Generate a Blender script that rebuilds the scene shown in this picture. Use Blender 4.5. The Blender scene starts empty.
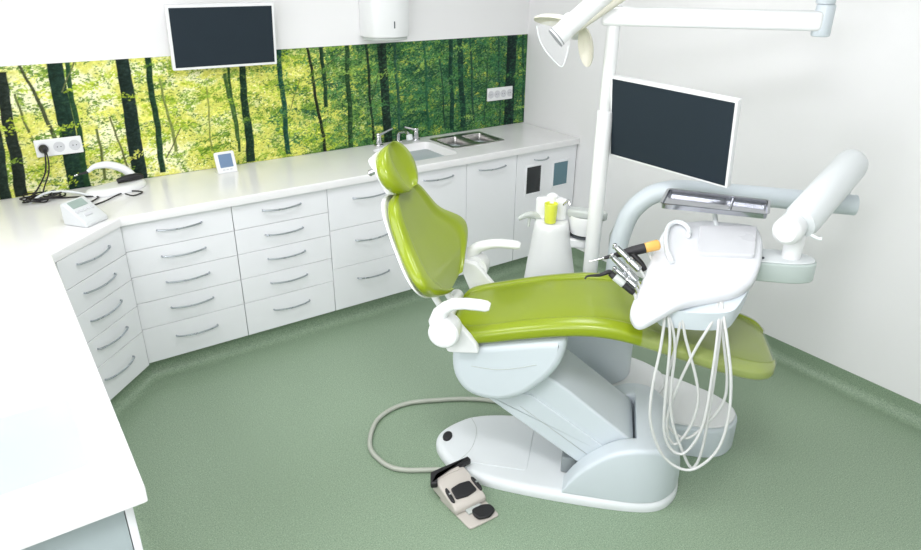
import bpy, bmesh, math, random
import numpy as np
from mathutils import Vector, Matrix
from mathutils.geometry import tessellate_polygon
from math import sin, cos, pi, radians
C = bpy.context.scene.collection
random.seed(4)

# ------------------------------------------------------------------ materials
def lin(c):
    c = c/255.0
    return c/12.92 if c <= .04045 else ((c+.055)/1.055)**2.4
def rgb(r, g, b): return (lin(r), lin(g), lin(b), 1)
def mat(name, col, rough=.4, metal=0, coat=0, spec=.5, trans=0, bump=None, noise=None):
    m = bpy.data.materials.new(name); m.use_nodes = True
    nt = m.node_tree; b = nt.nodes['Principled BSDF']
    b.inputs['Base Color'].default_value = rgb(*col)
    b.inputs['Roughness'].default_value = rough
    b.inputs['Metallic'].default_value = metal
    b.inputs['Coat Weight'].default_value = coat
    b.inputs['Coat Roughness'].default_value = .08
    b.inputs['Specular IOR Level'].default_value = spec
    b.inputs['Transmission Weight'].default_value = trans
    tc = nt.nodes.new('ShaderNodeTexCoord')
    if noise:
        sc_, amt = noise
        n = nt.nodes.new('ShaderNodeTexNoise'); n.inputs['Scale'].default_value = sc_
        n.inputs['Detail'].default_value = 3
        nt.links.new(tc.outputs['Object'], n.inputs['Vector'])
        r = nt.nodes.new('ShaderNodeMapRange')
        r.inputs[1].default_value = .3; r.inputs[2].default_value = .7
        r.inputs[3].default_value = max(0, rough-amt); r.inputs[4].default_value = rough+amt
        nt.links.new(n.outputs['Fac'], r.inputs[0]); nt.links.new(r.outputs[0], b.inputs['Roughness'])
    if bump:
        sc_, st = bump
        n = nt.nodes.new('ShaderNodeTexNoise'); n.inputs['Scale'].default_value = sc_
        nt.links.new(tc.outputs['Object'], n.inputs['Vector'])
        bp = nt.nodes.new('ShaderNodeBump'); bp.inputs['Strength'].default_value = st
        bp.inputs['Distance'].default_value = .002
        nt.links.new(n.outputs['Fac'], bp.inputs['Height']); nt.links.new(bp.outputs[0], b.inputs['Normal'])
    return m
WALLM = mat('wall_paint', (238, 238, 238), .85, bump=(180, .15))
WHITE = mat('white_enamel', (232, 234, 234), .3, coat=.2, noise=(6, .01))
SATIN = mat('white_satin_plastic', (222, 227, 228), .42, noise=(8, .015))
UNIT = mat('cool_white_shell', (204, 213, 218), .36, noise=(5, .012))
CAB = mat('cabinet_laminate', (238, 239, 242), .25, coat=.15, noise=(4, .012))
COUNTER = mat('solid_surface_white', (234, 234, 234), .22, coat=.1, noise=(5, .05))
CARC = mat('cabinet_side_grey', (172, 184, 187), .4, noise=(5, .05))
GREYP = mat('grey_plastic', (186, 192, 188), .45, noise=(9, .05))
BEIGE = mat('warm_grey_plastic', (196, 190, 182), .5, noise=(9, .05))
CREAM = mat('cream_reflector', (214, 212, 196), .35, noise=(9, .05))
BRACK = mat('sage_grey_enamel', (186, 198, 194), .35, noise=(9, .05))
BLACK = mat('black_rubber', (28, 27, 30), .5, bump=(90, .3))
PALE = mat('pale_grey_casing', (208, 212, 212), .4, noise=(9, .02))
BUMP = mat('bumper_grey', (138, 146, 148), .5, noise=(9, .05))
DARK = mat('dark_gap', (70, 76, 80), .6, noise=(9, .05))
SCREEN = mat('screen_off', (42, 51, 58), .5, noise=(3, .02), spec=.08)
LCD = mat('lcd_grey', (150, 168, 160), .3, noise=(9, .03))
LCDB = mat('lcd_blue', (110, 135, 165), .3, noise=(9, .03))
CHROME = mat('chrome', (215, 215, 218), .12, metal=1, noise=(12, .05))
CONS = mat('console_shell', (212, 215, 218), .4, noise=(9, .01))
TRAYM = mat('polished_steel', (178, 180, 186), .12, metal=1, noise=(3, .02))
STEEL = mat('brushed_steel', (178, 176, 174), .3, metal=1, noise=(5, .03))
HANDLE = mat('handle_nickel', (176, 182, 188), .3, metal=.9, noise=(30, .08))
VINYL = mat('lime_vinyl', (134, 152, 22), .28, coat=.08, spec=.5, bump=(60, .06))
GOLD = mat('amber_plastic', (226, 178, 92), .3, noise=(9, .05))
YELLOW = mat('yellow_liquid_cup', (226, 232, 84), .2, coat=.4, noise=(9, .05))
HOSE = mat('hose_grey_white', (206, 208, 206), .4, noise=(9, .05))
PEDC = mat('pedal_hose', (176, 180, 168), .45, noise=(9, .05))
GLASS_D = mat('dark_glass', (38, 42, 44), .12, noise=(3, .02))
GLASS_B = mat('blue_glass', (96, 128, 140), .12, noise=(3, .02))
KEY = mat('touch_panel', (204, 206, 209), .3, noise=(9, .03))
HPMETAL = mat('handpiece_metal', (168, 172, 172), .22, metal=.85, noise=(20, .05))  # plain metal grey of the handpiece bodies

def clear(name, alpha, col=(235, 240, 235), rough=.18):
    m = bpy.data.materials.new(name); m.use_nodes = True; nt = m.node_tree
    b = nt.nodes['Principled BSDF']; b.inputs['Base Color'].default_value = rgb(*col)
    b.inputs['Roughness'].default_value = rough
    n = nt.nodes.new('ShaderNodeTexNoise'); n.inputs['Scale'].default_value = 7
    r = nt.nodes.new('ShaderNodeMapRange'); r.inputs[3].default_value = alpha-.03; r.inputs[4].default_value = alpha+.05
    nt.links.new(n.outputs['Fac'], r.inputs[0]); nt.links.new(r.outputs[0], b.inputs['Alpha'])
    return m
FILM = clear('clear_plastic_film', .15, (222, 226, 210), .2)
SHIELD = clear('clear_shield', .12, (240, 242, 245), .1)

def floor_mat():
    m = bpy.data.materials.new('green_speckled_linoleum'); m.use_nodes = True; nt = m.node_tree
    b = nt.nodes['Principled BSDF']; tc = nt.nodes.new('ShaderNodeTexCoord')
    n = nt.nodes.new('ShaderNodeTexNoise'); n.inputs['Scale'].default_value = 210; n.inputs['Detail'].default_value = 3
    nt.links.new(tc.outputs['Object'], n.inputs['Vector'])
    cr = nt.nodes.new('ShaderNodeValToRGB'); e = cr.color_ramp.elements
    e[0].position = .32; e[0].color = rgb(104, 128, 108); e[1].position = .66; e[1].color = rgb(152, 171, 145)
    k = e.new(.44); k.color = rgb(129, 150, 126); k = e.new(.56); k.color = rgb(137, 157, 132)
    nt.links.new(n.outputs['Fac'], cr.inputs['Fac'])
    v = nt.nodes.new('ShaderNodeTexVoronoi'); v.inputs['Scale'].default_value = 150
    nt.links.new(tc.outputs['Object'], v.inputs['Vector'])
    lt = nt.nodes.new('ShaderNodeMath'); lt.operation = 'LESS_THAN'; lt.inputs[1].default_value = .22
    nt.links.new(v.outputs['Distance'], lt.inputs[0])
    sx = nt.nodes.new('ShaderNodeSeparateColor'); nt.links.new(v.outputs['Color'], sx.inputs[0])
    cr2 = nt.nodes.new('ShaderNodeValToRGB'); cr2.color_ramp.elements[0].color = rgb(70, 118, 84); cr2.color_ramp.elements[1].color = rgb(184, 208, 180)
    nt.links.new(sx.outputs[0], cr2.inputs['Fac'])
    mx = nt.nodes.new('ShaderNodeMix'); mx.data_type = 'RGBA'
    ml = nt.nodes.new('ShaderNodeMath'); ml.operation = 'MULTIPLY'; ml.inputs[1].default_value = .6
    nt.links.new(lt.outputs[0], ml.inputs[0]); nt.links.new(ml.outputs[0], mx.inputs[0])
    nt.links.new(cr.outputs['Color'], mx.inputs[6]); nt.links.new(cr2.outputs['Color'], mx.inputs[7])
    nt.links.new(mx.outputs[2], b.inputs['Base Color'])
    b.inputs['Roughness'].default_value = .38
    return m
FLOOR = floor_mat()

# ------------------------------------------------------------------ mesh helpers
W = Matrix.Identity(4)
K = Matrix.Translation((-1.6, -2.25, 0)) @ Matrix.Rotation(radians(-47), 4, 'Z')   # the chair's own frame
FR = [W]
class MB:
    def __init__(s): s.v = []; s.f = []
    def add(s, vf):
        n = len(s.v); s.v += [tuple(p) for p in vf[0]]; s.f += [tuple(i+n for i in f) for f in vf[1]]; return s
def tag(o, label, cat, group=None, kind=None):
    if label: o['label'] = label
    if cat: o['category'] = cat
    if group: o['group'] = group
    if kind: o['kind'] = kind
    return o
def thing(name, label, cat, loc=(0, 0, 0), group=None, kind=None):
    o = bpy.data.objects.new(name, None); C.objects.link(o)
    o.empty_display_size = .05
    o.matrix_world = FR[0] @ Matrix.Translation(loc)
    o['_m'] = [v for r in o.matrix_world for v in r]
    return tag(o, label, cat, group, kind)
def mw(o):
    if o is None: return Matrix.Identity(4)
    a = o['_m']; return Matrix([a[i*4:i*4+4] for i in range(4)])
def build(name, mb, m, parent=None, angle=35, label=None, extra=None, at=None):
    """link one mesh object; vertices are given in the current frame"""
    if not isinstance(mb, MB): mb = MB().add(mb)
    me = bpy.data.meshes.new(name)
    base = mw(parent) if parent is not None else (FR[0] @ Matrix.Translation(at) if at else Matrix.Identity(4))
    T = base.inverted() @ FR[0]
    me.from_pydata([T @ Vector(p) for p in mb.v], [], mb.f)
    bm = bmesh.new(); bm.from_mesh(me)
    bmesh.ops.remove_doubles(bm, verts=bm.verts, dist=1e-6)
    bmesh.ops.recalc_face_normals(bm, faces=bm.faces); bm.to_mesh(me); bm.free()
    me.set_sharp_from_angle(angle=radians(angle))
    for p in me.polygons: p.use_smooth = len(p.vertices) == 4
    me.materials.append(m)
    o = bpy.data.objects.new(name, me); C.objects.link(o)
    if parent is not None: o.parent = parent
    else: o.matrix_world = base
    o['_m'] = [v for r in base for v in r]
    if label: o['label'] = label
    return o
def area(P): return sum(P[i][0]*P[(i+1) % len(P)][1]-P[(i+1) % len(P)][0]*P[i][1] for i in range(len(P)))/2
def ccw(P):
    P = [tuple(p[:2]) for p in P]; return P if area(P) > 0 else P[::-1]
def inset(P, d):
    out = []; n = len(P)
    for i in range(n):
        a = Vector(P[i-1][:2]); b = Vector(P[i][:2]); c = Vector(P[(i+1) % n][:2])
        e1 = (b-a).normalized(); e2 = (c-b).normalized()
        n1 = Vector((-e1.y, e1.x)); n2 = Vector((-e2.y, e2.x)); m_ = n1+n2
        if m_.length < 1e-6: m_ = n1
        m_.normalize(); k = max(.4, m_.dot(n1)); q = b+m_*(d/k); out.append((q.x, q.y))
    return out
def rpoly(P, r, n=5):
    P = ccw([tuple(p[:2]) for p in P]); out = []
    N = len(P)
    for i in range(N):
        a = Vector(P[i-1]); b = Vector(P[i]); c = Vector(P[(i+1) % N])
        ri = r[i] if isinstance(r, (list, tuple)) else r
        u = (a-b); v = (c-b); d = min(ri, u.length*.49, v.length*.49)
        p0 = b+u.normalized()*d; p1 = b+v.normalized()*d
        for k in range(n+1):
            t = k/n; q = p0*(1-t)**2+b*2*t*(1-t)+p1*t*t; out.append((q.x, q.y))
    return out
def rect(x0, x1, y0, y1): return [(x0, y0), (x1, y0), (x1, y1), (x0, y1)]
def crom(P, n=6, closed=False):
    P = [np.array(p, float) for p in P]; out = []; N = len(P)
    for i in range(N if closed else N-1):
        if closed: a, b, c, d = P[i-1], P[i], P[(i+1) % N], P[(i+2) % N]
        else: a, b, c, d = P[max(i-1, 0)], P[i], P[i+1], P[min(i+2, N-1)]
        for k in range(n):
            t = k/n
            out.append(tuple(.5*((2*b)+(c-a)*t+(2*a-5*b+4*c-d)*t*t+(3*b-a-3*c+d)*t**3)))
    if not closed: out.append(tuple(P[-1]))
    return out
def rp(P, h0, h1, r=.004, seg=3, mp=None, r0=None):
    """prism of outline P from h0 to h1 with rounded rims; mp(u,v,h)->xyz"""
    P = ccw([tuple(p[:2]) for p in P]); mp = mp or (lambda u, v, h: (u, v, h))
    if r0 is None: r0 = r
    rings = []
    sg = 1 if h1 > h0 else -1
    for k in range(seg+1):
        a = pi/2*k/seg
        if r0 > 0 or k == seg: rings.append((inset(P, r0*(1-sin(a))) if r0 > 0 else P, h0+sg*r0*(1-cos(a))))
    for k in range(seg+1):
        a = pi/2*k/seg
        if r > 0 or k == 0: rings.append((inset(P, r*(1-cos(a))) if r > 0 else P, h1-sg*r*(1-sin(a))))
    v = []; f = []; n = len(P)
    for Q, h in rings: v += [mp(q[0], q[1], h) for q in Q]
    for j in range(len(rings)-1):
        for i in range(n):
            a = j*n+i; b = j*n+(i+1) % n; f.append((a, b, b+n, a+n))
    f.append(tuple(range(n))[::-1]); f.append(tuple(range((len(rings)-1)*n, len(rings)*n)))
    return v, f
XZ = lambda u, v, h: (u, h, v)      # outline in x,z extruded along y
YZ = lambda u, v, h: (h, u, v)
def box(x0, x1, y0, y1, z0, z1, r=.003, cr=None):
    P = rpoly(rect(x0, x1, y0, y1), cr if cr else max(r, .0005), 4 if cr else 2)
    return rp(P, z0, z1, min(r, abs(z1-z0)*.45))
def frame_of(d):
    d = Vector(d).normalized(); a = Vector((0, 0, 1)) if abs(d.z) < .9 else Vector((1, 0, 0))
    u = a.cross(d).normalized(); return u, d.cross(u)
def tube(P, r, n=14, sub=6, smooth=True, closed_end=True):
    P = [tuple(p) for p in P]
    rs = r if isinstance(r, (list, tuple)) else [r]*len(P)
    if smooth and len(P) > 2:
        Q = crom([p+(q,) for p, q in zip(P, rs)], sub); P = [q[:3] for q in Q]; rs = [q[3] for q in Q]
    V = [Vector(p) for p in P]; v = []; f = []
    t0 = (V[1]-V[0]).normalized(); u, w = frame_of(t0)
    for i, p in enumerate(V):
        t = (V[min(i+1, len(V)-1)]-V[max(i-1, 0)]).normalized()
        u = (u-t*u.dot(t)).normalized(); w = t.cross(u)
        v += [tuple(p+u*cos(2*pi*k/n)*rs[i]+w*sin(2*pi*k/n)*rs[i]) for k in range(n)]
    for i in range(len(V)-1):
        for k in range(n):
            a = i*n+k; b = i*n+(k+1) % n; f.append((a, b, b+n, a+n))
    f.append(tuple(range(n))[::-1]); f.append(tuple(range((len(V)-1)*n, len(V)*n)))
    return v, f
def lathe(p, d, prof, n=32, sx=1, sy=1):
    """prof [(t,r)] along direction d from p"""
    p = Vector(p); d = Vector(d).normalized(); u, w = frame_of(d); v = []; f = []
    for t, r in prof: v += [tuple(p+d*t+u*cos(2*pi*k/n)*r*sx+w*sin(2*pi*k/n)*r*sy) for k in range(n)]
    for i in range(len(prof)-1):
        for k in range(n):
            a = i*n+k; b = i*n+(k+1) % n; f.append((a, b, b+n, a+n))
    f.append(tuple(range(n))[::-1]); f.append(tuple(range((len(prof)-1)*n, len(prof)*n)))
    return v, f
def cyl(a, b, r, r2=None, bev=.003, n=32):
    a = Vector(a); b = Vector(b); L = (b-a).length; r2 = r if r2 is None else r2; q = min(bev, L*.3, r*.5)
    return lathe(a, b-a, [(0, r-q), (q*.3, r-q*.3), (q, r), (L-q, r2), (L-q*.3, r2-q*.3), (L, r2-q)], n)
def ring_loft(R):
    n = len(R[0]); v = [p for r in R for p in r]; f = []
    for j in range(len(R)-1):
        for i in range(n):
            a = j*n+i; b = j*n+(i+1) % n; f.append((a, b, b+n, a+n))
    f.append(tuple(range(n))[::-1]); f.append(tuple(range((len(R)-1)*n, len(R)*n)))
    return v, f
def sstep(a, b, x):
    t = max(0, min(1, (x-a)/(b-a))); return t*t*(3-2*t)
def interp(T, x):
    if x <= T[0][0]: return T[0][1:]
    for a, b in zip(T, T[1:]):
        if x <= b[0]:
            t = (x-a[0])/(b[0]-a[0]); return [p*(1-t)+q*t for p, q in zip(a[1:], b[1:])]
    return T[-1][1:]
def spl(T, x):
    xs = [t[0] for t in T]; out = []
    i = max(0, min(len(T)-2, sum(1 for q in xs if q <= x)-1)); h = xs[i+1]-xs[i]; t = max(0, min(1, (x-xs[i])/h))
    for k in range(1, len(T[0])):
        y = [q[k] for q in T]
        def m(j):
            if j == 0: return (y[1]-y[0])/(xs[1]-xs[0])
            if j == len(T)-1: return (y[-1]-y[-2])/(xs[-1]-xs[-2])
            return (y[j+1]-y[j-1])/(xs[j+1]-xs[j-1])
        out.append(y[i]*(2*t**3-3*t*t+1)+m(i)*h*(t**3-2*t*t+t)+y[i+1]*(-2*t**3+3*t*t)+m(i+1)*h*(t**3-t*t))
    return out

# ------------------------------------------------------------------ room shell
def struct(name, mb, m, **k):
    o = build(name, mb, m, **k); o['kind'] = 'structure'; return o
XL = -3.87
YF = -5.4
struct('floor', box(XL-.1, .1, YF, .1, -.05, 0, 0), FLOOR)
struct('wall_back', box(XL-.1, .1, 0, .1, 0, 2.8, 0), WALLM)
struct('wall_right', box(0, .1, YF, 0, 0, 2.8, 0), WALLM)
struct('wall_front', box(XL-.1, .1, YF-.1, YF, 0, 2.8, 0), WALLM)
struct('ceiling', box(XL-.1, .1, YF-.1, .1, 2.8, 2.9, 0), WALLM)
wl = MB()
for b in ((YF, 0, 0, 1.15), (YF, 0, 2.35, 2.8), (YF, -4.6, 1.15, 2.35), (-2.75, -2.55, 1.15, 2.35), (-.8, 0, 1.15, 2.35)):
    wl.add(box(XL-.1, XL, b[0], b[1], b[2], b[3], 0))
struct('wall_left', wl, WALLM)
for k, (y0, y1) in enumerate(((-4.6, -2.75), (-2.55, -.8))):
    wf = MB()
    for a in ((y0, y0+.05, 1.15, 2.35), (y1-.05, y1, 1.15, 2.35), (y0+.05, y1-.05, 1.15, 1.2), (y0+.05, y1-.05, 2.3, 2.35), ((y0+y1)/2-.03, (y0+y1)/2+.03, 1.2, 2.3)):
        wf.add(box(XL-.08, XL-.02, a[0], a[1], a[2], a[3], .002))
    struct('window_%d' % (k+1), wf, WHITE)
# coved green skirting: upstand that curves into the floor
def cove(path, h=.1, r=.05, t=.004):
    # path: list of (x,y) with room side on the LEFT; returns strip swept along
    prof = [(t, h)]+[(t+r*(1-cos(a))*1.0, r*(1-sin(a))+.0005) for a in [pi/2*k/6 for k in range(7)]]
    prof = [(t*0, h)]+prof+[(t+r+.02, .0008), (0, -.002)]
    R = []; n = len(path)
    for i, p in enumerate(path):
        p = Vector(p); d1 = (p-Vector(path[i-1])).normalized() if i else None
        d2 = (Vector(path[i+1])-p).normalized() if i < n-1 else None
        d1 = d1 or d2; d2 = d2 or d1
        n1 = Vector((-d1.y, d1.x)); n2 = Vector((-d2.y, d2.x)); m_ = (n1+n2).normalized(); k = m_.dot(n1)
        R.append([(p.x+m_.x*o/k, p.y+m_.y*o/k, z) for o, z in prof])
    return ring_loft(R)
struct('baseboard_right', cove([(-.001, YF), (-.001, -.56)]), FLOOR)
struct('baseboard_back', cove([(0, -.535), (-2.918, -.535), (-3.235, -.852), (-3.235, -2.50), (-3.80, -2.50)], .104), FLOOR)

# ------------------------------------------------------------------ forest mural
def up(a, ny, nx):
    yy = np.linspace(0, a.shape[0]-1.001, ny); xx = np.linspace(0, a.shape[1]-1.001, nx)
    y0 = yy.astype(int); x0 = xx.astype(int); fy = (yy-y0)[:, None]; fx = (xx-x0)[None]
    fy = fy*fy*(3-2*fy); fx = fx*fx*(3-2*fx)
    A = a[np.ix_(y0, x0)]; B = a[np.ix_(y0, x0+1)]; D = a[np.ix_(y0+1, x0)]; E_ = a[np.ix_(y0+1, x0+1)]
    return (A*(1-fx)+B*fx)*(1-fy)+(D*(1-fx)+E_*fx)*fy
def mural():
    rg = np.random.RandomState(7)
    x0, x1, z0, z1 = XL+.002, -.003, .9, 1.525
    nx, ny = 1160, 188
    X = np.linspace(x0, x1, nx); Z = np.linspace(z0, z1, ny); XX, ZZ = np.meshgrid(X, Z)
    def fb(cx, cy, oct_=3, p=.6):
        s = 0; a = 1; t = 0
        for _ in range(oct_):
            s = s+a*up(rg.rand(cy+2, cx+2), ny, nx); t += a; a *= p; cx *= 2; cy *= 2
        return s/t
    u = (XX-x0)/(x1-x0)
    big = fb(14, 4, 3); mid = fb(60, 12, 3); fine = fb(260, 56, 3, .8); leaf = fb(330, 110, 2, .9)
    S = lambda a, b, x: np.clip((x-a)/(b-a), 0, 1)**2*(3-2*np.clip((x-a)/(b-a), 0, 1))
    right = S(.38, .78, u+.25*(big-.5))
    def col(r, g, b): return np.array([r, g, b], float)
    def mix(A, B, t): return A*(1-t[..., None])+B*t[..., None]
    base = mix(np.tile(col(216, 216, 112), (ny, nx, 1)), np.tile(col(246, 245, 206), (ny, nx, 1)), S(.46, .62, big*.6+mid*.4))
    base = mix(base, np.tile(col(190, 198, 80), (ny, nx, 1)), right*.75)
    gl = mix(np.tile(col(132, 160, 44), (ny, nx, 1)), np.tile(col(70, 118, 62), (ny, nx, 1)), right)
    dk = mix(np.tile(col(74, 108, 42), (ny, nx, 1)), np.tile(col(24, 66, 50), (ny, nx, 1)), right)
    dens = .5*mid+.5*fine
    t1 = S(.54, .66, dens+.20*right+.1*(u-.4)*(u > .2)); base = mix(base, gl, t1*.9)
    t2 = S(.56, .68, .35*mid+.65*leaf+.13*right); base = mix(base, dk, t2*.85)
    t3 = S(.64, .74, .3*fb(40, 8, 2)+.7*fb(360, 120, 2, .9)); base = mix(base, np.tile(col(248, 246, 190), (ny, nx, 1)), t3*(1-.65*right))
        # sprays of leaves: fans of small leaf marks along drooping twigs
    def stamp(x, z, a, b_, ang, c, al):
        nonlocal base
        ix = int((x-x0)/(x1-x0)*(nx-1)); iz = int((z-z0)/(z1-z0)*(ny-1)); r = int(a/.0033)+2
        i0, i1, j0, j1 = max(0, iz-r), min(ny, iz+r+1), max(0, ix-r), min(nx, ix+r+1)
        if i0 >= i1 or j0 >= j1: return
        dx = XX[i0:i1, j0:j1]-x; dz = ZZ[i0:i1, j0:j1]-z
        e = ((dx*cos(ang)+dz*sin(ang))/a)**2+((-dx*sin(ang)+dz*cos(ang))/b_)**2
        m = (np.clip(1.6-e, 0, 1)*al)[..., None]
        base[i0:i1, j0:j1] = base[i0:i1, j0:j1]*(1-m)+c*m
    def sprays(n, over):
        for _ in range(n):
            x = rg.uniform(x0, x1); z = rg.uniform(z0, z1+.05); uu = (x-x0)/(x1-x0)
            ln = rg.uniform(.06, .22); an = rg.uniform(-.45, .25)*(1 if rg.rand() < .5 else -1); rt = min(1, max(0, (uu-.38)/.35+rg.uniform(-.35, .35)))
            pal = [(226, 226, 110), (176, 196, 60), (132, 164, 50), (92, 128, 44)] if rt < .5 else [(150, 180, 84), (84, 136, 72), (44, 100, 66), (24, 72, 54)]
            c = np.array(pal[rg.choice(4, p=[.3, .34, .24, .12] if rt < .5 else [.2, .3, .3, .2])], float)
            for k in range(int(ln*260)):
                t = rg.rand(); px_ = x+(t-.5)*ln*cos(an)+rg.normal(0, .006); pz_ = z+(t-.5)*ln*sin(an)-.25*ln*(t-.5)**2+rg.normal(0, .012)*(.4+t)
                stamp(px_, pz_, rg.uniform(.004, .010), rg.uniform(.002, .0038), an+rg.normal(0, .5), c+rg.normal(0, 14), .85)
    sprays(330, False)
    def trunk(p, q, w0, w1, c, wob=.004, al=1.0):
        nonlocal base
        t = (ZZ-q[2])/(p[2]-q[2]); inside = (t > -.02) & (t < 1.02)
        cx = q[0]+(p[0]-q[0])*t+wob*np.sin(ZZ*17+p[0]*17)+wob*.3*np.sin(ZZ*61+p[0]*5)
        w = (w1+(w0-w1)*t)/2
        m = np.clip((w-np.abs(XX-cx))/.003+.5, 0, 1)*inside*al
        tex = (leaf-.5)*18+8*((XX-cx)/np.maximum(w, .001))
        cc = np.tile(col(*c)+col(8, 14, 10), (ny, nx, 1))+tex[..., None]
        base = mix(base, cc, m)
    T = TRUNKS = [
      ((-3.2193, 0.0000, 1.4871), (-3.2578, 0.0000, 0.9121), .045, .055, (18,24,20)), ((-2.9862, 0.0000, 1.5304), (-3.0101, 0.0000, 0.8901), .068, .08, (10,34,26)),
      ((-2.6811, 0.0000, 1.5299), (-2.7041, 0.0000, 0.9049), .062, .075, (12,26,24)), ((-2.5618, 0.0000, 1.5273), (-2.5805, 0.0000, 0.9304), .03, .03, (16,42,26)),
      ((-2.9351, 0.0000, 1.5271), (-2.9603, 0.0000, 0.9032), .02, .03, (26,56,30)), ((-3.2818, -0.0000, 1.4238), (-3.3283, 0.0000, 0.9039), .04, .05, (16,28,22)),
      ((-2.0797, 0.0000, 1.4492), (-2.0871, 0.0000, 0.9144), .035, .052, (14,36,24)), ((-2.1546, 0.0000, 1.4330), (-2.1443, 0.0000, 0.9822), .015, .015, (34,62,26)),
      ((-1.8566, 0.0000, 1.5219), (-1.8560, -0.0000, 0.9301), .03, .03, (20,58,46)), ((-1.6792, 0.0000, 1.5286), (-1.6144, 0.0000, 0.9092), .016, .022, (18,20,14)),
      ((-1.5909, 0.0000, 1.5295), (-1.5864, 0.0000, 1.1788), .024, .026, (20,44,28)), ((-1.4278, 0.0000, 1.5322), (-1.4335, -0.0000, 0.9167), .028, .034, (28,50,26)),
      ((-1.2929, -0.0000, 1.5252), (-1.2734, 0.0000, 0.9414), .016, .018, (14,24,18)), ((-1.1880, -0.0000, 1.5316), (-1.1629, 0.0000, 0.9140), .06, .062, (14,28,24)),
      ((-1.0953, 0.0000, 1.5269), (-1.0706, 0.0000, 0.9357), .02, .02, (34,66,52)), ((-0.6695, 0.0000, 1.5180), (-0.6508, 0.0000, 0.9324), .03, .035, (10,42,34)),
      ((-0.5970, 0.0000, 1.5271), (-0.5568, 0.0000, 0.9353), .04, .045, (10,38,32)), ((-0.5065, 0.0000, 1.5228), (-0.4699, 0.0000, 0.9536), .014, .016, (26,52,42)),
      ((-0.1435, 0.0000, 1.5255), (-0.1497, 0.0000, 0.9097), .085, .09, (8,26,26)), ((-0.8725, 0.0000, 1.5279), (-0.8492, 0.0000, 0.9560), .018, .018, (30,72,50)),
      ((-0.0436, 0.0000, 1.5277), (-0.0055, -0.0000, 0.9006), .02, .02, (24,56,46)), ((-0.2678, 0.0000, 1.5246), (-0.2253, 0.0000, 0.9257), .012, .014, (26,50,42)),
      ((-3.1305, 0.0000, 1.5217), (-3.0534, 0.0000, 1.1685), .012, .02, (62,64,40)), ((-3.1842, 0.0000, 1.3919), (-3.1512, 0.0000, 1.1610), .01, .012, (90,94,50)),
      ((-2.8676, 0.0000, 1.1862), (-2.8685, 0.0000, 0.9316), .012, .014, (92,96,52)), ((-2.7868, 0.0000, 1.2386), (-2.7573, 0.0000, 0.9468), .008, .012, (92,92,50)),
      ((-2.9049, -0.0000, 1.5251), (-2.9813, 0.0000, 1.3877), .008, .008, (90,92,56)), ((-2.5175, 0.0000, 1.4082), (-2.4956, 0.0000, 1.0306), .01, .018, (110,118,60)),
      ((-2.2870, 0.0000, 1.3470), (-2.3026, 0.0000, 1.0040), .008, .01, (120,124,60)), ((-2.4561, 0.0000, 1.1474), (-2.5544, 0.0000, 0.9941), .006, .008, (84,80,50)),
      ((-2.1746, 0.0000, 1.4077), (-2.1485, 0.0000, 1.0414), .02, .02, (60,84,40)), ((-1.4566, 0.0000, 1.4993), (-1.5753, 0.0000, 1.4028), .008, .008, (60,60,36)),
      ((-1.2168, -0.0000, 1.3653), (-1.2685, 0.0000, 1.1844), .007, .008, (50,60,36)), ((-1.7398, -0.0000, 1.3459), (-1.8186, 0.0000, 1.1787), .006, .006, (96,100,46)),
      ((-0.7493, 0.0000, 1.3958), (-0.7097, 0.0000, 0.9394), .01, .012, (26,50,38)), ((-0.3506, 0.0000, 1.4035), (-0.3723, -0.0000, 0.9568), .01, .012, (30,56,40)),
    ]
    for (p, q, a, b, c) in T: trunk(p, q, a, b, c, .004 if a < .05 else .0015)
    sprays(70, True)
    # sprays of leaves hanging over the trunks
    ov = S(.60, .68, .3*fb(46, 9, 2)+.7*fb(300, 100, 2, .9)+.04*right)
    lc = mix(np.tile(col(168, 188, 60), (ny, nx, 1)), np.tile(col(58, 122, 76), (ny, nx, 1)), right)
    base = mix(base, lc, ov*(.06+.45*S(.3, .5, u)))
    base = np.clip(base+(fine-.5)[..., None]*56, 0, 255)/255
    base = base**1.05
    L = np.where(base <= .04045, base/12.92, ((base+.055)/1.055)**2.4)
    me = bpy.data.meshes.new('forest_mural')
    v = np.empty((ny*nx, 3)); v[:, 0] = XX.ravel(); v[:, 1] = -.004; v[:, 2] = ZZ.ravel()
    vb = v[[0, nx-1, ny*nx-1, (ny-1)*nx]].copy(); vb[:, 1] = -.0005
    idx = np.arange(ny*nx).reshape(ny, nx)
    q = np.stack([idx[:-1, :-1], idx[:-1, 1:], idx[1:, 1:], idx[1:, :-1]], -1).reshape(-1, 4)
    n = ny*nx; a, b, c, d = 0, nx-1, ny*nx-1, (ny-1)*nx
    fs = q.tolist()+[[n, n+3, n+2, n+1], [a, n, n+1, b], [c, n+2, n+3, d], [b, n+1, n+2, c], [d, n+3, n, a]]
    me.from_pydata(np.vstack([v, vb]).tolist(), [], fs)
    ca = me.color_attributes.new('Print', 'FLOAT_COLOR', 'POINT')
    arr = np.ones((n+4, 4), dtype=np.float32); arr[:n, :3] = L.reshape(-1, 3)
    ca.data.foreach_set('color', arr.ravel())
    m = bpy.data.materials.new('printed_forest'); m.use_nodes = True
    at = m.node_tree.nodes.new('ShaderNodeVertexColor'); at.layer_name = 'Print'
    b_ = m.node_tree.nodes['Principled BSDF']; b_.inputs['Roughness'].default_value = .45; b_.inputs['Specular IOR Level'].default_value = .2
    m.node_tree.links.new(at.outputs['Color'], b_.inputs['Base Color'])
    me.materials.append(m)
    o = bpy.data.objects.new('wall_mural', me); C.objects.link(o)
    tag(o, 'wide printed panel of a sunlit green and yellow forest above the worktop', 'wall mural')
mural()

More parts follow.
